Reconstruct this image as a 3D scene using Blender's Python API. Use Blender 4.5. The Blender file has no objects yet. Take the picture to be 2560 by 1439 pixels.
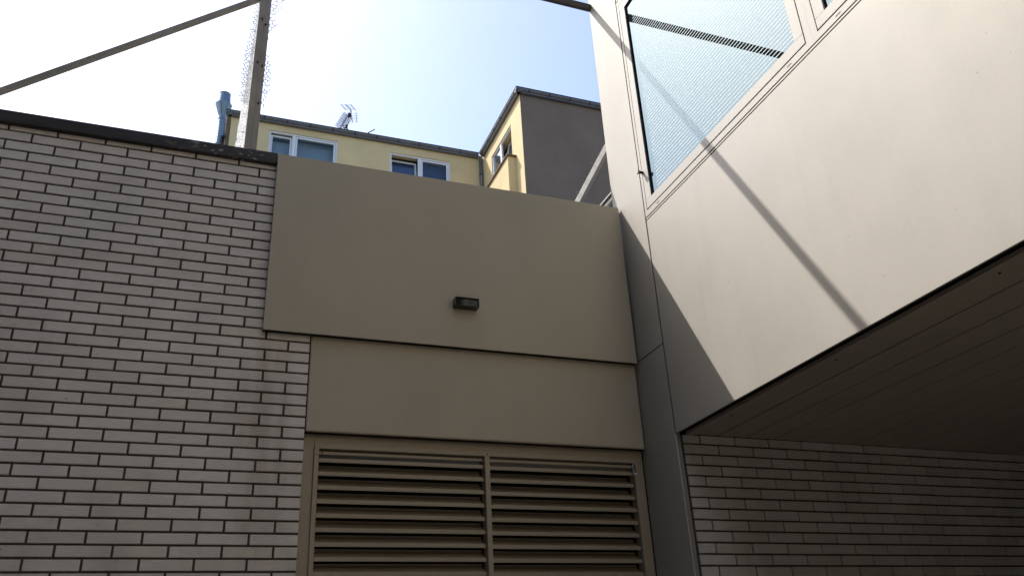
import bpy, math, random
from mathutils import Matrix, Vector
random.seed(7)
S = bpy.context.scene
COL = S.collection
R = math.radians

# ------------------------------------------------------------------ camera, sky, sun, exposure
H = 1.6                                     # eye height; all z below are given relative to the eye
F_PX = 2090.107                             # focal length in pixels of the 2560 wide photograph
RW = ((0.936410, -0.347384, -0.049599), (0.111311, 0.428103, -0.896849), (0.332784, 0.834297, 0.439548))
cam_data = bpy.data.cameras.new('camera')
cam_data.sensor_width = 36.0
cam_data.lens = F_PX / 2560 * 36.0
cam_data.clip_start, cam_data.clip_end = 0.05, 2000
cam = bpy.data.objects.new('camera', cam_data)
COL.objects.link(cam)
rx, ry, rz = RW
cam.matrix_world = Matrix(((rx[0], -ry[0], -rz[0], 0), (rx[1], -ry[1], -rz[1], 0), (rx[2], -ry[2], -rz[2], H), (0, 0, 0, 1)))
S.camera = cam

SUN = Vector((-0.92, 1.0, 1.868)).normalized()      # towards the sun
world = bpy.data.worlds.new('World'); S.world = world; world.use_nodes = True
wn = world.node_tree.nodes; wl = world.node_tree.links; wn.clear()
sky = wn.new('ShaderNodeTexSky'); sky.sky_type = 'NISHITA'; sky.sun_disc = False
sky.sun_elevation = math.asin(SUN.z); sky.sun_rotation = math.atan2(SUN.x, SUN.y)
sky.air_density = 0.92; sky.dust_density = 2.3; sky.ozone_density = 1.0
bg = wn.new('ShaderNodeBackground'); bg.inputs[1].default_value = 0.137
wo = wn.new('ShaderNodeOutputWorld')
wl.new(sky.outputs[0], bg.inputs[0]); wl.new(bg.outputs[0], wo.inputs[0])
sd = bpy.data.lights.new('sun', 'SUN'); sd.energy = 2.55; sd.angle = R(0.42); sd.color = (1.0, 0.972, 0.935)
so = bpy.data.objects.new('sun', sd); COL.objects.link(so)
so.rotation_euler = SUN.to_track_quat('Z', 'Y').to_euler(); so.location = (-20, 20, 40)
S.view_settings.view_transform = 'Standard'; S.view_settings.look = 'None'
S.view_settings.gamma = 1.0; S.view_settings.exposure = 1.18

# ------------------------------------------------------------------ helpers
def ray(u, v):
    a, b, c = u - 1280, v - 719.5, F_PX
    return tuple(rx[i] * a + ry[i] * b + rz[i] * c for i in range(3))
def on_y(u, v, Y):
    d = ray(u, v); k = Y / d[1]; return (d[0] * k, Y, d[2] * k)
def on_x(u, v, X):
    d = ray(u, v); k = X / d[0]; return (X, d[1] * k, d[2] * k)

ORG = {}
def empty(name, loc, label=None, cat=None, group=None):
    o = bpy.data.objects.new(name, None); COL.objects.link(o)
    o.empty_display_size = 0.2
    w = Vector((loc[0], loc[1], loc[2] + H)); o.location = w; ORG[o] = w
    tag(o, label, cat, group); return o
def tag(o, label=None, cat=None, group=None, kind=None):
    if cat and not kind: kind = 'thing'
    if label: o['label'] = label
    if cat: o['category'] = cat
    if group: o['group'] = group
    if kind: o['kind'] = kind
    return o

class MB:
    def __init__(s): s.v = []; s.f = []; s.smooth = False
    def box(s, x0, x1, y0, y1, z0, z1):
        n = len(s.v)
        s.v += [(x, y, z) for z in (z0, z1) for y in (y0, y1) for x in (x0, x1)]
        for q in ((0, 2, 3, 1), (4, 5, 7, 6), (0, 1, 5, 4), (2, 6, 7, 3), (0, 4, 6, 2), (1, 3, 7, 5)):
            s.f.append(tuple(n + i for i in q))
        return s
    def prism(s, poly, axis, a, b):           # poly: 2D points in the two other axes (kept order)
        n = len(s.v); m = len(poly)
        for t in (a, b):
            for p, q in poly:
                s.v.append((t, p, q) if axis == 'x' else (p, t, q) if axis == 'y' else (p, q, t))
        for i in range(m):
            j = (i + 1) % m; s.f.append((n + i, n + j, n + m + j, n + m + i))
        s.f.append(tuple(n + i for i in reversed(range(m)))); s.f.append(tuple(n + m + i for i in range(m)))
        return s
    def tube(s, path, r, k=6, close=True):
        pts = [Vector(p) for p in path]; n0 = len(s.v); L = len(pts)
        for i, p in enumerate(pts):
            d = (pts[min(i + 1, L - 1)] - pts[max(i - 1, 0)]).normalized()
            a = d.cross(Vector((0, 0, 1)))
            if a.length < 1e-3: a = d.cross(Vector((1, 0, 0)))
            a.normalize(); b = d.cross(a)
            rr = r[i] if isinstance(r, (list, tuple)) else r
            for j in range(k):
                t = 2 * math.pi * (j + .5) / k; q = p + a * rr * math.cos(t) + b * rr * math.sin(t); s.v.append(tuple(q))
        for i in range(L - 1):
            for j in range(k):
                j2 = (j + 1) % k
                s.f.append((n0 + i * k + j, n0 + i * k + j2, n0 + (i + 1) * k + j2, n0 + (i + 1) * k + j))
        if close:
            s.f.append(tuple(n0 + j for j in reversed(range(k)))); s.f.append(tuple(n0 + (L - 1) * k + j for j in range(k)))
        return s
    def lathe(s, prof, c, k=28):
        n0 = len(s.v)
        for r, z in prof:
            for j in range(k):
                t = 2 * math.pi * j / k; s.v.append((c[0] + r * math.cos(t), c[1] + r * math.sin(t), z))
        for i in range(len(prof) - 1):
            for j in range(k):
                j2 = (j + 1) % k; s.f.append((n0 + i * k + j, n0 + i * k + j2, n0 + (i + 1) * k + j2, n0 + (i + 1) * k + j))
        return s
    def build(s, name, mat, parent=None, bevel=0, smooth=False, seg=2):
        o0 = ORG[parent] if parent is not None else Vector((0, 0, 0))
        me = bpy.data.meshes.new(name)
        me.from_pydata([(x - o0.x, y - o0.y, z + H - o0.z) for x, y, z in s.v], [], s.f)
        me.materials.append(mat); me.update()
        bm_fix(me)
        if smooth:
            for p in me.polygons: p.use_smooth = True
        o = bpy.data.objects.new(name, me); COL.objects.link(o)
        o.parent = parent; ORG[o] = o0
        if bevel:
            m = o.modifiers.new('bevel', 'BEVEL'); m.width = bevel; m.segments = seg; m.limit_method = 'ANGLE'
        return o
def bm_fix(me):
    import bmesh
    bm = bmesh.new(); bm.from_mesh(me); bmesh.ops.recalc_face_normals(bm, faces=bm.faces); bm.to_mesh(me); bm.free()
def box(name, mat, parent, x0, x1, y0, y1, z0, z1, bevel=0):
    return MB().box(x0, x1, y0, y1, z0, z1).build(name, mat, parent, bevel)

# ------------------------------------------------------------------ materials
def new_mat(name):
    m = bpy.data.materials.new(name); m.use_nodes = True
    nt = m.node_tree; b = nt.nodes['Principled BSDF']; return m, nt, b
def nd(nt, t, **kw):
    n = nt.nodes.new(t)
    for k, v in kw.items(): setattr(n, k, v)
    return n
def noise_at(nt, scale, stretch=(1, 1, 1), detail=4, rough=.55):
    g = nd(nt, 'ShaderNodeNewGeometry'); mp = nd(nt, 'ShaderNodeMapping'); mp.inputs['Scale'].default_value = stretch
    nt.links.new(g.outputs['Position'], mp.inputs['Vector'])
    n = nd(nt, 'ShaderNodeTexNoise'); n.inputs['Scale'].default_value = scale; n.inputs['Detail'].default_value = detail
    n.inputs['Roughness'].default_value = rough
    nt.links.new(mp.outputs[0], n.inputs['Vector']); return n
def ramp(nt, src, stops):
    r = nd(nt, 'ShaderNodeValToRGB'); cr = r.color_ramp
    while len(cr.elements) < len(stops): cr.elements.new(.5)
    for e, (p, c) in zip(cr.elements, stops):
        e.position = p; e.color = (c[0], c[1], c[2], 1) if isinstance(c, (tuple, list)) else (c, c, c, 1)
    nt.links.new(src, r.inputs[0]); return r
def mult(nt, a, b, fac=1.0):
    m = nd(nt, 'ShaderNodeMix', data_type='RGBA', blend_type='MULTIPLY'); m.inputs[0].default_value = fac
    nt.links.new(a, m.inputs[6]); nt.links.new(b, m.inputs[7]); return m.outputs[2]
def rgb(nt, c):
    n = nd(nt, 'ShaderNodeRGB'); n.outputs[0].default_value = (*c, 1); return n.outputs[0]
def bump(nt, b, src, strength, dist):
    n = nd(nt, 'ShaderNodeBump'); n.inputs['Strength'].default_value = strength; n.inputs['Distance'].default_value = dist
    nt.links.new(src, n.inputs['Height']); nt.links.new(n.outputs[0], b.inputs['Normal'])

def plain(name, c, rough=.5, metal=0., var=.12, scale=6, stretch=(1, 1, 1), bmp=0, bscale=80, spec=.5):
    m, nt, b = new_mat(name)
    n = noise_at(nt, scale, stretch, 5)
    r = ramp(nt, n.outputs[0], [(.25, 1 - var), (.75, 1 + var)])
    nt.links.new(mult(nt, rgb(nt, c), r.outputs[0]), b.inputs['Base Color'])
    b.inputs['Roughness'].default_value = rough; b.inputs['Metallic'].default_value = metal
    b.inputs['Specular IOR Level'].default_value = spec
    if bmp:
        k = noise_at(nt, bscale, (1, 1, 1), 4); bump(nt, b, k.outputs[0], bmp, .004)
    return m

def brick_mat():
    m, nt, b = new_mat('glazed_brick')
    oi = nd(nt, 'ShaderNodeObjectInfo')
    tone = ramp(nt, oi.outputs['Random'], [(0, (.71, .655, .585)), (.35, (.765, .72, .655)), (.7, (.80, .76, .70)), (1, (.74, .68, .60))])
    st = noise_at(nt, 14, (1, 1, 22), 5, .65)
    sr = ramp(nt, st.outputs[0], [(.3, .84), (.62, 1.05)])
    bl = noise_at(nt, 3.2, (1, 1, .7), 5, .6); br = ramp(nt, bl.outputs[0], [(.28, .82), (.5, .98), (.72, 1.07)])
    c = mult(nt, mult(nt, tone.outputs[0], sr.outputs[0]), br.outputs[0])
    g_ = nd(nt, 'ShaderNodeNewGeometry'); sx_ = nd(nt, 'ShaderNodeSeparateXYZ'); nt.links.new(g_.outputs['Position'], sx_.inputs[0])
    def band(sock, a, b, c_, d_):
        u = nd(nt, 'ShaderNodeMapRange', interpolation_type='SMOOTHSTEP'); u.inputs[1].default_value = a; u.inputs[2].default_value = b; nt.links.new(sock, u.inputs[0])
        w_ = nd(nt, 'ShaderNodeMapRange', interpolation_type='SMOOTHSTEP'); w_.inputs[1].default_value = c_; w_.inputs[2].default_value = d_; w_.inputs[3].default_value = 1; w_.inputs[4].default_value = 0; nt.links.new(sock, w_.inputs[0])
        m_ = nd(nt, 'ShaderNodeMath', operation='MULTIPLY'); nt.links.new(u.outputs[0], m_.inputs[0]); nt.links.new(w_.outputs[0], m_.inputs[1]); return m_.outputs[0]
    bx_, bz_ = band(sx_.outputs[0], .16, .30, .40, .50), band(sx_.outputs[2], 2.2, 2.6, 3.35, 3.6)
    mb_ = nd(nt, 'ShaderNodeMath', operation='MULTIPLY'); nt.links.new(bx_, mb_.inputs[0]); nt.links.new(bz_, mb_.inputs[1])
    sn_ = noise_at(nt, 11, (1, 1, .12), 4); sn2 = ramp(nt, sn_.outputs[0], [(.35, 1), (.65, .2)])
    mc_ = nd(nt, 'ShaderNodeMath', operation='MULTIPLY'); nt.links.new(mb_.outputs[0], mc_.inputs[0]); nt.links.new(sn2.outputs[0], mc_.inputs[1])
    ms_ = nd(nt, 'ShaderNodeMix', data_type='RGBA', blend_type='MULTIPLY'); nt.links.new(mc_.outputs[0], ms_.inputs[0]); nt.links.new(c, ms_.inputs[6]); ms_.inputs[7].default_value = (.74, .70, .66, 1); c = ms_.outputs[2]
    pit = noise_at(nt, 60, (1, 1, 1), 2); pr = ramp(nt, pit.outputs[0], [(.22, .35), (.27, 1.0)])
    c = mult(nt, c, pr.outputs[0])
    nt.links.new(c, b.inputs['Base Color']); b.inputs['Roughness'].default_value = .42
    fine = noise_at(nt, 40, (1, 1, 14), 4, .7); bump(nt, b, fine.outputs[0], .35, .0015)
    return m
def mortar_mat():
    m, nt, b = new_mat('dark_mortar')
    n = noise_at(nt, 45, (1, 1, 1), 5); r = ramp(nt, n.outputs[0], [(.3, (.055, .045, .036)), (.7, (.108, .09, .073))])
    nt.links.new(r.outputs[0], b.inputs['Base Color']); b.inputs['Roughness'].default_value = .95
    bump(nt, b, n.outputs[0], .5, .004); return m
def panel_mat(name='anodised_panel', c=(.495, .445, .335), metal=.14, rough=.58):
    m, nt, b = new_mat(name)
    big = noise_at(nt, .9, (1, 1, .6), 4); r1 = ramp(nt, big.outputs[0], [(.3, .93), (.7, 1.05)])
    run = noise_at(nt, 7, (1, 1, .06), 5, .6); r2 = ramp(nt, run.outputs[0], [(.35, .98), (.6, 1.008)])
    grain = noise_at(nt, 140, (1, 1, .25), 2); r3 = ramp(nt, grain.outputs[0], [(.3, .985), (.7, 1.015)])
    cl = noise_at(nt, 2.6, (1, 1, .8), 6, .65); r4 = ramp(nt, cl.outputs[0], [(.3, .955), (.5, 1.0), (.72, 1.03)])
    ln = noise_at(nt, 16, (1, 1, .035), 3, .5); ga_ = noise_at(nt, 1.3, (1, 1, 1), 2); r5 = ramp(nt, ln.outputs[0], [(.66, 1.0), (.70, .94), (.74, 1.0)])
    r6 = ramp(nt, ga_.outputs[0], [(.5, 0), (.62, 1)])
    sp = noise_at(nt, 48, (1, 1, 1), 1); r7 = ramp(nt, sp.outputs[0], [(.17, .55), (.20, 1.0)])
    c0 = mult(nt, mult(nt, rgb(nt, c), r4.outputs[0]), r7.outputs[0])
    mx5 = nd(nt, 'ShaderNodeMix', data_type='RGBA', blend_type='MULTIPLY'); nt.links.new(r6.outputs[0], mx5.inputs[0]); nt.links.new(c0, mx5.inputs[6]); nt.links.new(r5.outputs[0], mx5.inputs[7])
    cc = mult(nt, mult(nt, mult(nt, mx5.outputs[2], r1.outputs[0]), r2.outputs[0]), r3.outputs[0])
    nt.links.new(cc, b.inputs['Base Color'])
    b.inputs['Metallic'].default_value = metal
    rr = ramp(nt, big.outputs[0], [(.3, rough - .05), (.7, rough + .06)]); nt.links.new(rr.outputs[0], b.inputs['Roughness'])
    wob = noise_at(nt, 1.6, (1, 1, 1), 2); bump(nt, b, wob.outputs[0], .06, .05)
    return m
def coping_mat():
    m, nt, b = new_mat('dark_coping')
    n = noise_at(nt, 5, (1, 1, 3), 5); r = ramp(nt, n.outputs[0], [(.3, (.022, .020, .018)), (.7, (.048, .043, .038))])
    spot = noise_at(nt, 26, (.6, 1, 1.6), 6, .6); area = noise_at(nt, 2.3, (1, 1, 1), 2)
    sr = ramp(nt, spot.outputs[0], [(.57, 0), (.61, 1)]); ar = ramp(nt, area.outputs[0], [(.50, 0), (.56, 1)])
    k = mult(nt, sr.outputs[0], ar.outputs[0])
    mx = nd(nt, 'ShaderNodeMix', data_type='RGBA'); nt.links.new(k, mx.inputs[0]); nt.links.new(r.outputs[0], mx.inputs[6])
    mx.inputs[7].default_value = (.35, .33, .29, 1)
    nt.links.new(mx.outputs[2], b.inputs['Base Color']); b.inputs['Roughness'].default_value = .6
    bump(nt, b, spot.outputs[0], .2, .004); return m
def glass_mat(name, refl, tint, body, rough=.01):
    m, nt, b = new_mat(name)
    g = nd(nt, 'ShaderNodeBsdfGlossy'); g.inputs['Roughness'].default_value = rough; g.inputs['Color'].default_value = (*tint, 1)
    wv = noise_at(nt, 1.1, (1, 1, 1), 1)
    bp = nd(nt, 'ShaderNodeBump'); bp.inputs['Strength'].default_value = .02; bp.inputs['Distance'].default_value = .02
    nt.links.new(wv.outputs[0], bp.inputs['Height']); nt.links.new(bp.outputs[0], g.inputs['Normal'])
    b.inputs['Base Color'].default_value = (*body, 1); b.inputs['Roughness'].default_value = .3; b.inputs['Specular IOR Level'].default_value = 0
    mx = nd(nt, 'ShaderNodeMixShader')
    fr = nd(nt, 'ShaderNodeFresnel'); fr.inputs[0].default_value = 1.5
    ma = nd(nt, 'ShaderNodeMath', operation='MULTIPLY_ADD'); ma.inputs[1].default_value = 1 - refl; ma.inputs[2].default_value = refl
    nt.links.new(fr.outputs[0], ma.inputs[0]); nt.links.new(ma.outputs[0], mx.inputs[0])
    nt.links.new(b.outputs[0], mx.inputs[1]); nt.links.new(g.outputs[0], mx.inputs[2])
    nt.links.new(mx.outputs[0], nt.nodes['Material Output'].inputs[0]); return m
def clear_glass_mat(name, refl):
    m, nt, b = new_mat(name)
    g = nd(nt, 'ShaderNodeBsdfGlossy'); g.inputs['Roughness'].default_value = .02
    t = nd(nt, 'ShaderNodeBsdfTransparent'); t.inputs[0].default_value = (.9, .95, .95, 1)
    mx = nd(nt, 'ShaderNodeMixShader'); fr = nd(nt, 'ShaderNodeFresnel'); fr.inputs[0].default_value = 1.33
    ma = nd(nt, 'ShaderNodeMath', operation='MULTIPLY_ADD'); ma.inputs[1].default_value = 1 - refl; ma.inputs[2].default_value = refl
    nt.links.new(fr.outputs[0], ma.inputs[0]); nt.links.new(ma.outputs[0], mx.inputs[0])
    nt.links.new(t.outputs[0], mx.inputs[1]); nt.links.new(g.outputs[0], mx.inputs[2])
    nt.links.new(mx.outputs[0], nt.nodes['Material Output'].inputs[0]); return m
def gauze_mat():
    m, nt, b = new_mat('wire_gauze')
    n = noise_at(nt, 130, (1, 1, .7), 3, .7); r = ramp(nt, n.outputs[0], [(.34, (.3, .3, .3)), (.46, (1, 1, 1))])
    d = nd(nt, 'ShaderNodeBsdfDiffuse'); t = nd(nt, 'ShaderNodeBsdfTranslucent')
    nt.links.new(r.outputs[0], d.inputs[0]); nt.links.new(r.outputs[0], t.inputs[0])
    mx = nd(nt, 'ShaderNodeMixShader'); mx.inputs[0].default_value = .7
    nt.links.new(d.outputs[0], mx.inputs[1]); nt.links.new(t.outputs[0], mx.inputs[2])
    nt.links.new(mx.outputs[0], nt.nodes['Material Output'].inputs[0]); return m

BRICK, MORTAR, PANEL, COPING = brick_mat(), mortar_mat(), panel_mat(), coping_mat()
FACADE = panel_mat('sunlit_panel_tone', (.388, .358, .300), .16, .63)  # same cladding as PANEL; the sunlit side's lighting is worked into this tone
FRAME_AL = panel_mat('anodised_frame', (.39, .362, .31), .16, .63)
LOUVRE = panel_mat('bronze_louvre', (.40, .345, .25), .12, .5)
SOFFIT = panel_mat('soffit_board', (.50, .43, .355), .05, .55)
DARK = plain('void_shade', (.012, .011, .010), .9)  # near-black colour stands in for shade in gaps and hollows
GASKET = plain('black_gasket', (.012, .012, .013), .7)
STEEL = plain('weathered_steel', (.38, .34, .275), .55, .2, .2, 5)
STEEL_D = plain('dark_steel', (.06, .052, .045), .6, .2, .2, 5)
BOLT = plain('rusty_bolt', (.03, .022, .016), .8)
ZINC = plain('grey_gutter', (.14, .14, .145), .5, .15, .15, 3)
ZINC_D = plain('dark_gutter_bracket', (.028, .028, .03), .7)
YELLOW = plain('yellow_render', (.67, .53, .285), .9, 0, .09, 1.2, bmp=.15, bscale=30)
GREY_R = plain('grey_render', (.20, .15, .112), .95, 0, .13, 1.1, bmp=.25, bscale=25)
UPVC = plain('white_window_plastic', (.74, .76, .78), .35, 0, .04)
BROWN = plain('brown_sill', (.16, .085, .055), .5)
ROOF = plain('grey_roof', (.10, .10, .10), .9)
ASPHALT = plain('asphalt', (.105, .098, .088), .95, 0, .25, 3, bmp=.4, bscale=60)
DUCT = plain('galvanised_duct', (.20, .245, .29), .36, .85, .06, 3)
WHITE_P = plain('white_print', (.70, .79, .80), .6, 0, .02)
BLIND = plain('pale_blind', (.30, .37, .46), .8, 0, .05)
CURTAIN = plain('blue_curtain', (.028, .055, .20), .8, 0, .15, 8, (4, 4, .2))
LAMP_B = plain('black_lamp_housing', (.018, .016, .015), .45)
LAMP_G = glass_mat('lamp_glass', .03, (1, 1, 1), (.004, .004, .005), .05)
GLASS = glass_mat('mirror_glazing', .115, (.70, .92, 1.0), (.010, .016, .018))
GLASS2 = clear_glass_mat('house_glass', .01)
GLASS3 = glass_mat('side_window_glass', .30, (1, 1, 1), (.06, .07, .07))
WIRE = plain('net_wire', (.03, .028, .026), .8)
GAUZE = gauze_mat()
CLEAR = clear_glass_mat('clear_plastic', .12)
GREENISH = plain('mossy_pipe', (.16, .18, .14), .6)

# ------------------------------------------------------------------ ground
g = MB(); g.v = [(-400, -400, -H), (400, -400, -H), (400, 400, -H), (-400, 400, -H)]; g.f = [(0, 1, 2, 3)]
tag(g.build('ground', ASPHALT), kind='structure')

# ------------------------------------------------------------------ added unseen houses behind and left of the viewer, for shade and bounce
BOUNCE_R = plain('bounce_render', (.78, .64, .46), .9, 0, .1, 1.5)  # bright walls of an added house, throwing warm light on the front wall
SHADE_R = plain('shade_render', (.05, .05, .05), .9, 0, .1, 1.5)  # dark walls of the other added house, keeping the yard dim
def added_house(name, x0, x1, y0, y1, h, face, label, WALL_R):
    t = empty(name, ((x0 + x1) / 2, (y0 + y1) / 2, -H), label, 'house')
    box('walls', WALL_R, t, x0, x1, y0, y1, -H, h - H); box('roof', ROOF, t, x0 - .3, x1 + .3, y0 - .3, y1 + .3, h - H + .002, h - H + .25)
    for fl in range(3):
        for i in range(4):
            z = 1.0 + fl * 3.0 - H
            if face == 'y':
                xx = x0 + (i + .5) * (x1 - x0) / 4; m = box('window', GLASS3, t, xx - .6, xx + .6, y1 + .002, y1 + .04, z, z + 1.5)
                MB().box(xx - .7, xx + .7, y1 + .002, y1 + .12, z - .06, z - .002).build('sill', ROOF, m)
            else:
                yy = y0 + (i + .5) * (y1 - y0) / 4; m = box('window', GLASS3, t, x1 + .002, x1 + .04, yy - .6, yy + .6, z, z + 1.5)
                MB().box(x1 + .002, x1 + .12, yy - .7, yy + .7, z - .06, z - .002).build('sill', ROOF, m)
added_house('added_light_house', -9, 12, -14, -6.2, 11, 'y', 'added unseen beige house behind the viewer, bouncing light forward', BOUNCE_R)
added_house('added_light_house', -9, -3.4, -5.8, 4.2, 13, 'x', 'added unseen dark house left of the viewer, blocking skylight', SHADE_R)

# ------------------------------------------------------------------ brick walls
def brick_mesh(L, h, d=.03, c=.002):
    v = [(c, 0, c), (L - c, 0, c), (L - c, 0, h - c), (c, 0, h - c), (0, c, 0), (L, c, 0), (L, c, h), (0, c, h), (0, d, 0), (L, d, 0), (L, d, h), (0, d, h)]
    f = [(0, 1, 2, 3), (0, 4, 5, 1), (1, 5, 6, 2), (2, 6, 7, 3), (3, 7, 4, 0), (4, 8, 9, 5), (5, 9, 10, 6), (6, 10, 11, 7), (7, 11, 8, 4)]
    return v, f
_bm = {}
def get_brick(L, h):
    k = (round(L, 4), round(h, 4))
    if k not in _bm:
        me = bpy.data.meshes.new('brick'); v, f = brick_mesh(L, h); me.from_pydata(v, [], f); me.materials.append(BRICK); me.update(); _bm[k] = me
    return _bm[k]
def brick_field(parent, rows, x0, x1, y, first_joint, pl, jt, visible):
    """rows: list of (z0, z1, parity). Bricks inside `visible(x,z)` are parts, the rest one joined part."""
    rest = MB(); o0 = ORG[parent]; cnt = 0
    for z0, z1, par in rows:
        j = first_joint + (pl / 2 if par else 0)
        while j > x0: j -= pl
        while j < x1:
            a, b = max(j + jt / 2, x0), min(j + pl - jt / 2, x1); j += pl
            if b - a < .02: continue
            if visible((a + b) / 2, (z0 + z1) / 2):
                o = bpy.data.objects.new('brick', get_brick(b - a, z1 - z0)); COL.objects.link(o); o.parent = parent
                o.location = (a - o0.x, y - o0.y + random.uniform(-.0012, .0012), z0 + H - o0.z + random.uniform(-.0006, .0006))
                o.rotation_euler = (0, random.uniform(-.0018, .0018), random.uniform(-.002, .002)); cnt += 1
            else:
                v, f = brick_mesh(b - a, z1 - z0); n = len(rest.v)
                rest.v += [(p[0] + a, p[1] + y, p[2] + z0) for p in v]; rest.f += [tuple(n + i for i in q) for q in f]
    if rest.v: tag(rest.build('brick_course', BRICK, parent), kind='stuff')
    return cnt

# long wall at the left: Y = 4.56
YW = 4.56
wall = empty('brick_wall', (-1.2, YW, -H), 'pale glazed brick wall with dark joints and dark coping on the left', 'wall')
MB().box(-4.0, .548, YW + .009, YW + .24, -H, 3.12).build('mortar', MORTAR, wall)
P0, PZ = .13867 * YW, (.66347 - .13867) / 38 * YW
rows = []
for k in range(-34, 40):
    zc = P0 + k * PZ
    z1 = min(zc + PZ - .0055, 3.115)
    if zc + .0055 > -H and z1 > zc + .02: rows.append((zc + .0055, z1, 0 if k % 2 == 0 else 1))
def vis_l(x, z): return z > .52 and x > -1.62 + (3.1 - z) * .17
nL = brick_field(wall, rows, -4.0, .5475, YW, -.697, .25, .0115, vis_l)
cp = MB().box(-4.0, .2775, YW - .032, YW + .28, 3.058, 3.14).build('coping', COPING, wall, .006)

# ------------------------------------------------------------------ cladding over the plant room door
fp = tag(box('fascia_panel', PANEL, None, .279, 2.658, 4.515, 4.523, 1.932, 3.127, .002),
         'large flat beige metal fascia panel carrying the small black lamp', 'panel')
box('fascia_shade', DARK, fp, .281, 2.656, 4.5235, 4.556, 1.9335, 3.12)  # dark block paints the shade under the fascia's lower edge
lp = tag(box('lintel_panel', PANEL, None, .553, 2.664, 4.558, 4.578, 1.37, 1.97, .009),
         'lower beige metal panel between the big fascia and the louvred door', 'panel')
box('lintel_shade', DARK, lp, .556, 2.662, 4.5785, 4.612, 1.374, 1.97)  # shade below this panel, painted as a dark block
back = tag(box('plant_room', ROOF, None, -4.0, 2.9, 4.81, 9.0, -H, 3.0), 'low flat roofed plant room behind the brick wall and fascia', 'building')

# louvred door
dr = empty('louvre_door', (1.6, 4.62, -H), 'double bronze metal louvred door below the beige panels', 'door')
ZB = -1.5
box('surround', LOUVRE, dr, .553, .612, 4.615, 4.66, ZB - .1, 1.372)
box('surround', LOUVRE, dr, 2.612, 2.664, 4.615, 4.66, ZB - .1, 1.372)
box('head', LOUVRE, dr, .613, 2.611, 4.615, 4.66, 1.318, 1.372)
box('frame_rail', LOUVRE, dr, .613, 2.611, 4.602, 4.65, 1.290, 1.3165, .002)
box('frame_stile', LOUVRE, dr, .613, .639, 4.600, 4.68, ZB, 1.2895, .002)
box('frame_stile', LOUVRE, dr, 1.603, 1.633, 4.600, 4.68, ZB, 1.2895, .002)
box('frame_stile', LOUVRE, dr, 2.592, 2.611, 4.600, 4.68, ZB, 1.2895, .002)
box('backing', DARK, dr, .56, 2.6655, 4.74, 4.76, ZB - .1, 1.36)
box('jamb_leak_block', DARK, dr, 2.666, 2.70, 4.612, 4.80, -H, 3.05)  # added dark box, stops light leaking past the right jamb
def slat_mesh(w):
    prof = [(0, 0), (0, .021), (.024, .0216), (.080, .064), (.080, .074), (.0815, .074), (.0815, .0628), (.0245, .0202), (.002, .0198), (.002, .001), (.012, .001), (.012, 0)]
    m = MB().prism([(p, q) for p, q in prof], 'x', 0, w)
    me = bpy.data.meshes.new('louvre_slat'); me.from_pydata(m.v, [], m.f); me.materials.append(LOUVRE); me.update(); bm_fix(me); return me
sl = {0: (slat_mesh(.955), .643), 1: (slat_mesh(.950), 1.638)}
for k in range(0, 37):
    z = 1.2955 - .0752 * k
    if z < ZB: break
    if k == 0: z = 1.262 
    for s in (0, 1):
        me, x = sl[s]
        if k == 0: continue
        o = bpy.data.objects.new('louvre_slat', me); COL.objects.link(o); o.parent = dr; w = ORG[dr]
        o.location = (x - w.x, 4.622 - w.y + random.uniform(-.0008, .0008), z + H - w.z - (.004 if s else 0))
        o.rotation_euler = (random.uniform(-.01, .01), random.uniform(-.0012, .0012), 0)
for s, (a, b) in enumerate(((.641, 1.601), (1.635, 2.590))):
    box('top_bead', LOUVRE, dr, a, b, 4.618, 4.63, 1.262, 1.278)
for x, z in ((.626, 1.255), (1.618, 1.30), (.655, 1.27), (1.59, 1.27), (2.60, 1.27)):
    MB().tube([(x, 4.617, z), (x, 4.597, z)], .0035, 8).build('screw', BOLT, dr)
vi = empty('clear_plastic_case', (2.588, 4.59, 1.215), 'tiny clear pointed plastic case with white rim at the louvre corner', 'case')
out = [(2.576, 1.222), (2.602, 1.222), (2.602, 1.268), (2.589, 1.292), (2.576, 1.268)]
MB().tube([(x, 4.588, z) for x, z in out + out[:1]], .0022, 6).build('rim', UPVC, vi)
MB().prism([(x, z) for x, z in out], 'y', 4.588, 4.597).build('body', CLEAR, vi)
MB().prism([(2.583, 1.232), (2.595, 1.232), (2.592, 1.26), (2.586, 1.26)], 'y', 4.5975, 4.6).build('insert', BLIND, vi)
box('base', UPVC, vi, 2.580, 2.600, 4.586, 4.602, 1.213, 1.2215, .001)

# wall lamp on the fascia
lm = empty('wall_lamp', (1.475, 4.515, 2.187), 'small black box wall lamp mounted on the beige fascia', 'lamp')
x0, x1, y0, y1, z0, z1, t = 1.399, 1.552, 4.454, 4.5145, 2.187, 2.244, .0028
hs = MB(); hs.box(x0, x1, y0, y1, z0, z0 + t); hs.box(x0, x1, y0, y1, z1 - t, z1); hs.box(x0, x0 + t, y0, y1, z0 + t, z1 - t)
hs.box(x1 - t, x1, y0, y1, z0 + t, z1 - t); hs.box(x0 + t, x1 - t, y1 - .004, y1, z0 + t, z1 - t)
hs.build('housing', plain('lamp_shell', (.045, .042, .038), .4), lm, .0006)
MB().tube([(x0 + .01, y0 + .035, .5 * (z0 + z1)), (x1 - .01, y0 + .035, .5 * (z0 + z1))], .009, 12).build('tube', LAMP_B, lm, smooth=True)
box('lens', LAMP_G, lm, x0 + t, x1 - t, y0 + .012, y0 + .015, z0 + t, z1 - t)

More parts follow.
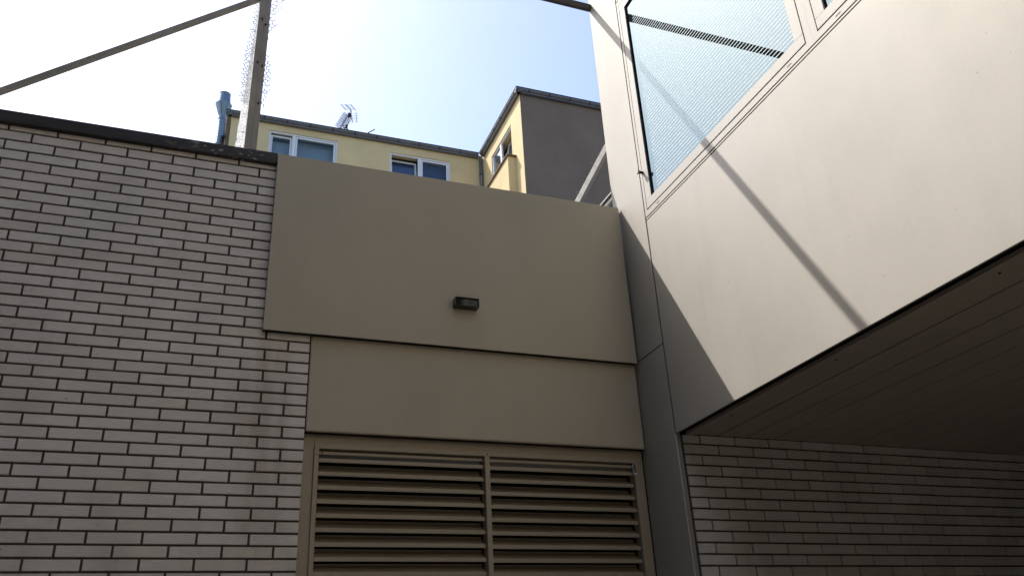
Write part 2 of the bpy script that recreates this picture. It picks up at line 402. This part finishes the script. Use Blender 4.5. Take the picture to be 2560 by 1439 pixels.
# ------------------------------------------------------------------ pale building on the right
XF = 2.67
bld = empty('clad_building', (4.0, 2.0, -H), 'pale metal clad building with tall windows over a dark passage', 'building')
CT = 7.5
box('column_panel', FACADE, bld, XF, XF + .035, 4.20, 4.61, -H, 1.9425, .002)
box('column_panel', FACADE, bld, XF, XF + .035, 4.20, 4.61, 1.9505, CT, .002)
box('end_panel', FACADE, bld, XF + .036, 9.0, 4.575, 4.608, 1.41, CT)
box('column_core', DARK, bld, XF + .036, XF + .17, 4.34, 4.57, -H, 1.40)
box('facade_panel', FACADE, bld, XF, XF + .008, .90, 4.1885, 1.366, 2.831, .003)
box('facade_panel', FACADE, bld, XF, XF + .008, -3.0, .892, 1.366, 2.831, .003)
box('facade_shade', DARK, bld, XF + .0085, XF + .030, -3.0, 4.186, 1.371, 2.828)  # dark filler colours the panel's underside as if in shade
box('cover_strip', FACADE, bld, XF + .001, XF + .03, -3.0, 4.1885, 2.8395, 2.8505)
core = MB().box(XF + .071, 9.0, -3.0, 4.57, 1.405, CT); core.build('core', DARK, bld)
box('joint_backing', DARK, bld, XF + .031, XF + .070, -3.0, 4.57, 1.42, CT)
box('upper_panel', FACADE, bld, XF, XF + .03, -3.0, 4.1885, 4.7925, CT, .004)
# soffit
box('edge_glint', UPVC, bld, XF + .0005, XF + .0035, 4.1955, 4.1985, -H, 1.362)  # white strip paints the light caught along the column's near edge
box('soffit_gap_shade', DARK, bld, XF + .031, 2.741, -3.0, 4.195, 1.398, 1.4045)  # dark strip colours in the shade of the gap beside the soffit
box('edge_trim', SOFFIT, bld, 2.742, 2.797, -3.0, 4.193, 1.362, 1.384, .002)
xb = 2.800
nb = 0
while xb < 6.3:
    e = 2.963 + .2065 * nb
    box('soffit_board', SOFFIT, bld, xb, e - .007, -3.0, 4.193 - random.uniform(0, .002), 1.366 + random.uniform(0, .0012), 1.382, .0015)
    xb = e + .004; nb += 1
box('soffit_backing', DARK, bld, 2.742, 9.0, -3.0, 4.57, 1.3845, 1.404)
for y in (1.99, 2.92, 3.79):
    MB().tube([(2.797, y, 1.366), (2.797, y, 1.3585)], .006, 8).build('fixing', BOLT, bld)

# windows
def ring(y0, y1, z0, z1, wy, wz0, wz1, xa, xb):
    m = MB(); m.box(xa, xb, y0, y1, z0, z0 + wz0); m.box(xa, xb, y0, y1, z1 - wz1, z1)
    m.box(xa, xb, y0, y0 + wy[0], z0 + wz0, z1 - wz1); m.box(xa, xb, y1 - wy[1], y1, z0 + wz0, z1 - wz1); return m
def window(yfar, ynear, frame_far, frame_near, lab):
    fr = MB()
    Z0, Z1 = 2.859, 4.785
    fr.box(XF, XF + .06, frame_near, frame_far, Z0, 2.8995); fr.box(XF, XF + .06, frame_near, frame_far, 4.7365, Z1)
    fr.box(XF, XF + .06, yfar + .0035, frame_far, 2.8995, 4.7365); fr.box(XF, XF + .06, frame_near, ynear - .003, 2.8995, 4.7365)
    w = fr.build('window', FRAME_AL, bld); w['label'] = lab
    sash = MB(); sash.box(XF - .001, XF + .055, ynear + .003, yfar - .003, 2.9075, 2.972); sash.box(XF - .001, XF + .055, ynear + .003, yfar - .003, 4.654, 4.7305)
    sash.box(XF - .001, XF + .055, ynear + .003, ynear + .070, 2.972, 4.654); sash.box(XF - .001, XF + .055, yfar - .072, yfar - .003, 2.972, 4.654)
    sash.build('sash', FRAME_AL, w, .0015)
    ga, gb = ynear + .0705, yfar - .0725
    gk = MB(); gk.box(XF + .002, XF + .0135, gb - .0035, gb - .0001, 2.9725, 4.6535); gk.box(XF + .002, XF + .0135, ga, gb - .0036, 4.6505, 4.6535)
    gk.build('gasket', GASKET, w)
    box('pane', GLASS, w, XF + .014, XF + .024, ga, gb - .0002, 2.9725, 4.6535)
    st = MB(); z = 3.010
    while z < 4.63:
        x = XF + .0136; n = len(st.v); za, zb_ = z, z + .0044
        ya, yb = ga + .004, gb - .062 - random.uniform(0, .012)
        st.v += [(x, ya, za), (x, yb, za), (x, yb, zb_), (x, ya, zb_)]; st.f.append((n, n + 1, n + 2, n + 3)); z += .0262
    tag(st.build('printed_stripes', WHITE_P, w), kind='stuff')
    return w
w1 = window(4.1585, 2.491, 4.1885, 2.4445, 'window nearest the column, its glass printed with fine white lines')
w2 = window(2.398, .730, 2.4440, .6835, 'second striped window, mostly beyond the top edge')
MB().tube([(XF - .0015, 4.150, 3.195), (XF - .034, 4.150, 3.195)], .010, 12).build('stay_stem', BOLT, w1)
MB().tube([(XF - .0342, 4.150, 3.195), (XF - .046, 4.150, 3.195)], .0165, 14).build('stay_knob', FRAME_AL, w1)
for y in (4.018, 2.634): box('drain_slot', GASKET, w1, XF - .0006, XF + .001, y - .018, y + .018, 2.876, 2.882)
box('drain_slot', GASKET, w2, XF - .0006, XF + .001, 2.238, 2.274, 2.876, 2.882)

# passage wall under the soffit
YP = 4.195
pw = empty('passage_wall', (4.5, YP, -H), 'shaded glazed brick wall in the passage under the soffit', 'wall')
MB().box(XF + .040, 6.3, YP + .009, YP + .13, -H, 1.3655).build('mortar', MORTAR, pw)
Q0, QZ = .1459 * YP, .01514 * YP
rows = []
for k in range(-36, 13):
    zc = Q0 + k * QZ; z0, z1 = zc + .0055, min(zc + QZ - .0055, 1.3645)
    if z0 > -H and z1 - z0 > .015: rows.append((z0, z1, 0 if (k + 100) % 2 == 1 else 1))
def vis_r(x, z): return z > .16 * (1 + .0 * x) + .25 - .09 * (x - 2.7) and x < 5.75
nR = brick_field(pw, rows, XF + .050, 6.3, YP, 2.862 / 4.235 * YP, .2478, .009, vis_r)
ew = tag(box('passage_end_blocker', MORTAR, None, 6.31, 6.5, -3.0, 4.4, -H, 1.36), 'added unseen dark wall dimming the far right end of the passage', 'wall')  # added out of view, set close to darken the passage

sw_ = tag(box('passage_south_blocker', MORTAR, None, 3.0, 6.3, -3.2, -3.01, -H, 1.36), 'added unseen dark wall blocking light into the passage behind the viewer', 'wall')  # added out of view to cut light entering the passage

# ------------------------------------------------------------------ steel net frame on the wall
nf = empty('net_frame', (.11, 4.62, 3.14), 'weathered steel post with top rail and braces above the brick wall', 'frame')
MB().box(.073, .111, 4.585, 4.65, 3.141, 5.22).build('post', STEEL, nf, .002)
MB().box(.1115, .149, 4.60, 4.65, 3.141, 5.22).build('post_flange', STEEL, nf, .002)
MB().box(.05, 2.669, 4.580, 4.612, 5.094, 5.154).build('top_rail', STEEL_D, nf, .002)
d0, d1 = Vector((-1.62, 4.61, 3.045)), Vector((.085, 4.61, 4.465))
def bar(a, b, w, d, name, mat, parent, roll=0):
    a, b = Vector(a), Vector(b); t = (b - a).normalized(); n = Vector((-t.z, 0, t.x)); y = Vector((0, 1, 0))
    if abs(t.y) > .5: n = Vector((0, 0, 1))
    n, y = n * math.cos(roll) - y * math.sin(roll), y * math.cos(roll) + n * math.sin(roll)
    m = MB(); m.v = [tuple(p + n * w * i + y * d * j) for p in (a, b) for i, j in ((-.5, -.5), (.5, -.5), (.5, .5), (-.5, .5))]
    m.f = [(0, 1, 2, 3), (4, 7, 6, 5), (0, 4, 5, 1), (1, 5, 6, 2), (2, 6, 7, 3), (3, 7, 4, 0)]; return m.build(name, mat, parent, .002)
bar(d0, d1, .034, .03, 'brace', STEEL, nf)
a = on_y(1446, 506, 4.72); b = on_y(1519, 367, 4.72); a, b = Vector(a), Vector(b); e = (b - a)
bar(a - e * .3, b + e * .6, .034, .05, 'brace', plain('pale_steel', (.27, .25, .215), .6, .1), nf, R(38))
for t_, dx, dz in ((.05, -.03, .06), (.12, -.055, .03), (.30, -.05, .045), (.33, -.03, .06), (.62, -.06, .02), (.78, -.035, .06)):
    q = a + e * t_; MB().tube([tuple(q), (q.x + dx, q.y - .01, q.z + dz)], .0012, 4).build('spike', STEEL, nf)
for x, z, yy in ((.092, 3.16, 4.583), (.131, 3.175, 4.598), (.131, 3.55, 4.598), (.100, 3.87, 4.583), (.131, 3.86, 4.598), (.125, 4.22, 4.598), (.100, 4.25, 4.583)):
    MB().tube([(x, yy + .004, z), (x, yy - .010, z)], .006, 6).build('bolt', BOLT, nf)

def net(name, label, fn, z0, z1, y, cell=.034, r=.0019, axis='x'):
    """hexagonal wire net: strands wander, clipped by fn(z)->(x0,x1)"""
    m = MB(); nrow = int((z1 - z0) / (cell * .87)); rnd = random.Random(len(name) * 7 + int(z0 * 100))
    for i in range(nrow):
        z = z0 + i * cell * .87; xa, xb_ = fn(z)
        k = 0; x = xa + (cell / 2 if i % 2 else 0)
        while x < xb_:
            j = lambda: rnd.uniform(-.004, .004)
            p = (x + j(), y + j(), z + j())
            for dx, dz in ((-cell / 2, cell * .3), (cell / 2, cell * .3), (0, -cell * .55)):
                if rnd.random() < .82 and x + dx < xb_ + .006:
                    m.tube([p, (x + dx * .98 + j() * .5, y + j(), z + dz + j() * .5)], r, 4, False)
            x += cell; k += 1
    return tag(m.build(name, WIRE), label, 'netting', kind='stuff')
net('wire_netting', 'torn wire netting hanging at the top right of the steel post', lambda z: (.150, .150 + .075 * max(0, min(1, (z - 4.02) / .45)) + .012 * math.sin(z * 30)), 4.12, 5.05, 4.606)
net('wire_netting', 'narrow torn wire netting at mid height right of the steel post', lambda z: (.150, .150 + .042 * max(0, math.sin((z - 3.5) / .52 * math.pi)) + .004), 3.48, 4.0, 4.606, .026)
net('wire_netting', 'crumpled wire netting along the left edge of the steel post', lambda z: (.062 - .044 * max(0, min(1, (4.45 - z) / .5)), .071), 3.55, 4.42, 4.612, .022)
net('wire_netting', 'wire netting fringe under the top rail', lambda z: (.3, 2.62), 5.075, 5.1, 4.60, .03)
gz = MB(); n = 26; rnd = random.Random(3)
for i in range(n + 1):
    z = 3.142 + (4.42 - 3.142) * i / n
    w = .006 + .050 * max(0, 1 - (z - 3.14) / 1.15) + rnd.uniform(-.0025, .0025)
    gz.v += [(.0715 - w, 4.600 + rnd.uniform(-.002, .002), z), (.0718, 4.602, z), (.0715 - w, 4.602 + rnd.uniform(0, .002), z), (.0718, 4.604, z)]
for i in range(n):
    a = i * 4; b = a + 4
    gz.f += [(a, a + 1, b + 1, b), (a + 2, b + 2, b + 3, a + 3), (a, b, b + 2, a + 2)]
gz.build('bright_wire_strip', GAUZE); gzo = bpy.data.objects['bright_wire_strip']
tag(gzo, 'bright speckled wire gauze strip hanging left of the steel post', 'netting')

# ------------------------------------------------------------------ yellow apartment house behind
YB, EZ = 22.0, 16.40
yh = empty('yellow_house', (4.0, 24.0, -H), 'yellow rendered apartment house with a grey gable wing behind the wall', 'house')
XI = 7.952
W1 = (1.04, 3.13, 14.6, 16.06); W2 = (4.81, 6.82, 14.6, 15.985)
fw = MB(); yb = YB + .3
fw.box(-.10, W1[0], YB, yb, -H, EZ); fw.box(W1[1], W2[0], YB, yb, -H, EZ); fw.box(W2[1], XI, YB, yb, -H, EZ)
for w in (W1, W2): fw.box(w[0], w[1], YB, yb, w[3], EZ); fw.box(w[0], w[1], YB, yb, -H, w[2])
fw.build('front_wall', YELLOW, yh)
box('side_wall', YELLOW, yh, -.10, .2, yb, 34, -H, EZ)
YG = 18.45
SW = (19.30, 21.10, 14.45, 15.80)     # y range, z range of the wing's side window
sw = MB(); xq = XI + .3
sw.box(XI, xq, YG + .001, SW[0], -H, EZ); sw.box(XI, xq, SW[1], YB + .3, -H, EZ); sw.box(XI, xq, SW[0], SW[1], SW[3], EZ); sw.box(XI, xq, SW[0], SW[1], -H, SW[2])
sw.build('wing_side_wall', YELLOW, yh)
MB().box(XI - .26, XI - .002, 19.05, YB - .01, -H, 14.40).build('projecting_bay', YELLOW, yh)
box('bay_sill', BROWN, yh, XI - .31, XI + .10, 18.98, YB - .02, 14.402, 14.45, .01)
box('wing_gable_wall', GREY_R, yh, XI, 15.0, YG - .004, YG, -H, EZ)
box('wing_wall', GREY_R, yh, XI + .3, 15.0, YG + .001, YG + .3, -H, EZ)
box('roof', ROOF, yh, -.08, XI + .3, YB + .02, 34, EZ - .02, EZ + .06)
box('wing_roof', ROOF, yh, XI + .02, 15.0, YG + .02, YB + 12, EZ - .015, EZ + .055)
# interiors
box('room', DARK, yh, .2, XI + .2, 22.9, 23.0, 12, EZ - .05); box('room', DARK, yh, XI + 1.0, XI + 1.1, YG + .4, YB, 12, EZ - .05)
def gutter(axis, a, b, c, z, brs, sign):
    """half round gutter running along axis from a to b; c = wall face coordinate, sign = outward direction"""
    pr = []
    for i in range(9):
        t = math.pi * i / 8; pr.append((c + sign * (.085 + .078 * math.cos(t)), z - .085 * math.sin(t)))
    pr = pr + [(c + sign * .012, z), (c + sign * .163, z)][::1]
    pr[0] = (pr[0][0], z); poly = pr[:9]
    m = MB().prism(poly, axis, a, b)
    # fascia and soffit board behind
    s0, s1 = sorted((c + sign * .002, c + sign * .10))
    if axis == 'x': m.box(a, b, s0, s1, z - .13, z - .06)
    else: m.box(s0, s1, a, b, z - .13, z - .06)
    g = m.build('gutter', ZINC, yh)
    for t in brs:
        bp = []
        for i in range(9):
            q = math.pi * i / 8; bp.append((c + sign * (.085 + .084 * math.cos(q)), z + .003 - .093 * math.sin(q)))
        MB().prism(bp, axis, t - .018, t + .018).build('bracket', ZINC_D, g)
    e0, e1 = sorted((c + sign * .06, c + sign * .17))
    if axis == 'x': box('drip_edge', ZINC_D, g, a, b, e0, e1, z + .004, z + .03)
    else: box('drip_edge', ZINC_D, g, e0, e1, a, b, z + .004, z + .03)
    return g
GZ = EZ + .02
gutter('x', -.265, XI - .17, YB, GZ, [.14 + .7 * i for i in range(11)], -1)
gutter('y', YB - .165, 33, -.10, GZ, [22.5 + .75 * i for i in range(8)], -1)
gutter('y', YG - .165, YB - .17, XI, GZ, [18.55 + .62 * i for i in range(6)], -1)
gutter('x', XI - .16, 15.0, YG, GZ, [8.22 + .67 * i for i in range(10)], -1)
MB().tube([(XI - .09, YB - .08, GZ - .08), (XI - .09, YB - .08, -H)], .05, 12).build('downpipe', ZINC, yh, smooth=True)
for z in (15.6, 13.6): MB().tube([(XI - .09, YB - .08, z), (XI - .09, YB - .08, z + .05)], .056, 12).build('pipe_clip', ZINC_D, yh)

def front_window(w, mullion, back_mat, lab, tilt=False):
    x0, x1, z0, z1 = w; f = .055; ya, yc = YB + .03, YB + .09
    m = MB(); m.box(x0, x1, ya, yc, z0, z0 + f); m.box(x0, x1, ya, yc, z1 - f, z1); m.box(x0, x0 + f, ya, yc, z0 + f, z1 - f); m.box(x1 - f, x1, ya, yc, z0 + f, z1 - f)
    m.box(mullion - .05, mullion + .05, ya, yc, z0 + f, z1 - f)
    win = m.build('window', UPVC, yh, .004); win['label'] = lab
    for i, (a, b) in enumerate(((x0 + f, mullion - .05), (mullion + .05, x1 - f))):
        s = .055; tl = i == 0
        zt = z1 - f - .008
        sh = MB()
        yy0, yy1 = (ya + .02, yc + .01) if not tl else (yc + .02, yc + .08)
        zt2 = zt if not tl else zt - .03
        sh.box(a + .006, b - .006, yy0, yy1, zt2 - s, zt2); sh.box(a + .006, a + .006 + s, yy0, yy1, z0 + f, zt2 - s); sh.box(b - .006 - s, b - .006, yy0, yy1, z0 + f, zt2 - s)
        so_ = sh.build('sash', UPVC, win, .003)
        gl = MB().box(a + s, b - s, yy0 + .025, yy0 + .035, z0 + f, zt2 - s + .002).build('pane', GLASS2, win)
        cb = MB().box(a - .02, b + .02, YB + .34, YB + .36, z0, z1 - (.05 if not tl else .16)).build('blind' if back_mat is BLIND else 'curtain', back_mat, win)
        if tl and tilt:
            for o in (so_, gl):
                pv = Vector(((a + b) / 2, yy0, z0 + f)) ; M = Matrix.Translation(Vector((pv.x, pv.y, pv.z + H)) - ORG[o]) @ Matrix.Rotation(R(-7), 4, 'X') @ Matrix.Translation(-(Vector((pv.x, pv.y, pv.z + H)) - ORG[o]))
                o.matrix_basis = M
    return win
front_window(W1, 1.79, BLIND, 'left yellow house window with pale blinds')
front_window(W2, 5.79, CURTAIN, 'right yellow house window, blue curtains, left sash tilted open', True)
# the wing's side window
f = .06; xa, xc = XI + .03, XI + .09
m = MB(); m.box(xa, xc, SW[0], SW[1], SW[2], SW[2] + f); m.box(xa, xc, SW[0], SW[1], SW[3] - f, SW[3]); m.box(xa, xc, SW[0], SW[0] + f, SW[2] + f, SW[3] - f); m.box(xa, xc, SW[1] - f, SW[1], SW[2] + f, SW[3] - f)
m.box(xa, xc, 20.26, 20.38, SW[2] + f, SW[3] - f)
wv = m.build('window', UPVC, yh, .004); wv['label'] = 'sunlit side window of the wing with one sash tilted open'
MB().box(xa + .04, xa + .05, 20.38, SW[1] - f, SW[2] + f, SW[3] - f).build('pane', GLASS3, wv)
sh = MB(); sy0, sy1, sz0, sz1 = SW[0] + f, 20.25, SW[2] + f, SW[3] - f - .02
sh.box(xc, xc + .06, sy0, sy1, sz0, sz0 + .06); sh.box(xc, xc + .06, sy0, sy1, sz1 - .06, sz1); sh.box(xc, xc + .06, sy0, sy0 + .06, sz0 + .06, sz1 - .06); sh.box(xc, xc + .06, sy1 - .06, sy1, sz0 + .06, sz1 - .06)
ts = sh.build('sash', UPVC, wv, .004); tp = MB().box(xc + .02, xc + .03, sy0 + .06, sy1 - .06, sz0 + .06, sz1 - .06).build('pane', GLASS3, wv)
for o in (ts, tp):
    pv = Vector((xc, 0, sz0 + H)) - ORG[o]
    o.matrix_basis = Matrix.Translation(pv) @ Matrix.Rotation(R(8), 4, 'Y') @ Matrix.Translation(-pv)

# flue behind the house's left corner
fc = (-.392, 23.3)
fl = empty('flue_pipe', (fc[0], fc[1], 10.0), 'blue grey spiral metal flue with flared cap behind the house corner', 'flue')
prof = [(.112, 10.0)]; z = 12.0
while z < 17.0:
    prof += [(.112, z), (.119, z + .02), (.119, z + .035), (.112, z + .055)]; z += .115
prof += [(.112, 17.06), (.124, 17.07), (.124, 17.10), (.112, 17.11), (.112, 17.22)]
MB().lathe(prof, fc).build('spiral_duct', DUCT, fl, smooth=False)
MB().lathe([(.113, 17.20), (.125, 17.24), (.258, 17.64), (.262, 17.66), (.25, 17.66), (.175, 17.60)], fc).build('flared_collar', DUCT, fl)
MB().lathe([(.215, 17.62), (.178, 18.06), (.184, 18.07), (.184, 18.10), (.172, 18.10), (.165, 17.7)], fc).build('cap', DUCT, fl)
for t in (.6, 2.2, 3.6, 4.4, 5.2):
    MB().tube([(fc[0] + .127 * math.cos(t), fc[1] + .127 * math.sin(t), 17.24), (fc[0] + .262 * math.cos(t), fc[1] + .262 * math.sin(t), 17.655)], .006, 5).build('seam', ZINC_D, fl)
MB().tube([(fc[0] + .128, fc[1] - .02, 16.0), (fc[0] + .128, fc[1] - .02, 17.1)], .02, 6).build('cable', ZINC_D, fl)

# roof antennas
def A(u, v, Y=24.0): return on_y(u, v, Y)
an = empty('yagi_antenna', (A(868, 326)[0], 24.0, EZ + .06), 'roof aerial with many short rods and two grid reflectors', 'antenna')
MB().tube([A(869.5, 328), A(866, 317), A(864.5, 313)], .03, 6).build('mast', ZINC_D, an)
box('mast_clamp', ZINC_D, an, A(863, 317)[0], A(869, 317)[0], 23.96, 24.06, A(866, 319.5)[2], A(866, 314.5)[2])
b0, b1 = Vector(A(871, 287)), Vector(A(850, 321, 23.0))
MB().tube([tuple(b0), tuple(b1)], .02, 6).build('boom', ZINC_D, an)
for i in range(14):
    p = b0.lerp(b1, .06 + .94 * i / 13); L = .165 + .015 * (i % 2)
    MB().tube([(p.x - L, p.y - .12, p.z + .02), tuple(p), (p.x + L * .95, p.y + .12, p.z - .02)], .011, 4).build('director', ZINC_D, an)
    if i < 9: MB().tube([(p.x - .05, p.y, p.z + .05), (p.x + .05, p.y, p.z - .05)], .01, 4).build('director', ZINC_D, an)
for k, (u0, v0, u1, v1, r) in enumerate(((852.3, 262, 864, 274.5, .007), (864.4, 261.5, 876.5, 274, .010), (876.8, 262, 888, 274.3, .007), (879.3, 290, 880.6, 306, .009), (889.5, 278, 892.5, 306, .006))):
    MB().tube([A(u0, v0, 24.35), A(u1, v1, 24.15)], r * 1.6, 5).build('reflector_rod', ZINC_D, an)
for v in (262.5, 265.5, 268.5, 271.5, 274.3):
    q = (v - 262) / 12.4; MB().tube([A(850 + 12 * q, v, 24.3), A(879 + 12 * q, v, 24.3)], .0045, 4).build('reflector_wire', ZINC_D, an)
for v in (285, 289.5, 293.5, 297, 301, 305.5):
    MB().tube([A(879, v, 24.2), A(895, v, 24.2)], .0045, 4).build('reflector_wire', ZINC_D, an)
MB().tube([A(876, 274, 24.1), A(878, 278, 24.05), A(877.5, 286)], .018, 6).build('reflector_arm', ZINC_D, an)
MB().tube([A(876, 277, 24.1), A(871, 286)], .009, 6).build('reflector_arm', ZINC_D, an)
box('dipole_box', ZINC_D, an, A(869, 288)[0], A(878.5, 288)[0], 23.95, 24.06, A(872, 291.5)[2], A(872, 283.5)[2], .02)
MB().tube([A(871, 292), A(872.6, 298), A(872, 304), A(869, 311), A(865.5, 316)], .010, 5).build('cable', ZINC_D, an)
MB().tube([A(857, 311, 23.3), A(861, 321, 23.7), A(866, 316)], .012, 5).build('strut', ZINC_D, an)
a2 = empty('aerial_rod', (A(917.5, 335)[0], 24.0, EZ + .06), 'thin slanted aerial rod above the gutter right of the large aerial', 'antenna')
MB().tube([A(915, 337), A(921.5, 331.7), A(936.5, 323.8)], .018, 6).build('rod', ZINC_D, a2)
for u, v in ((921.5, 331.5), (929, 328), (936, 324)): MB().tube([A(u - 2, v - 1.6), A(u + 1.2, v + 1.2)], .009, 5).build('rod_clip', ZINC_D, a2)

# gutter corner glimpsed between the fascia and the pale column
an_x = 3.6
p0, p1 = on_x(1500, 515.5, an_x), on_x(1532, 476, an_x)
zz = (p0[2] + p1[2]) / 2
rg = empty('rear_gutter', (an_x, 6.3, zz - .3), 'dark gutter edge peeping out between fascia panel and pale column', 'gutter')
box('rim', STEEL, rg, an_x - .008, an_x + .008, 5.7, 7.2, zz - .012, zz + .002)
MB().tube([(an_x + .075, 5.7, zz - .055), (an_x + .075, 7.2, zz - .055)], .068, 14).build('trough', GREENISH, rg, smooth=True)
MB().tube([(an_x + .20, 5.7, zz - .10), (an_x + .20, 7.2, zz - .10)], .045, 12).build('pipe', plain('brown_pipe', (.12, .11, .07), .6), rg, smooth=True)
box('lip', STEEL_D, rg, an_x + .009, an_x + .05, 5.7, 7.2, zz - .04, zz - .004)
print('bricks', nL, nR)
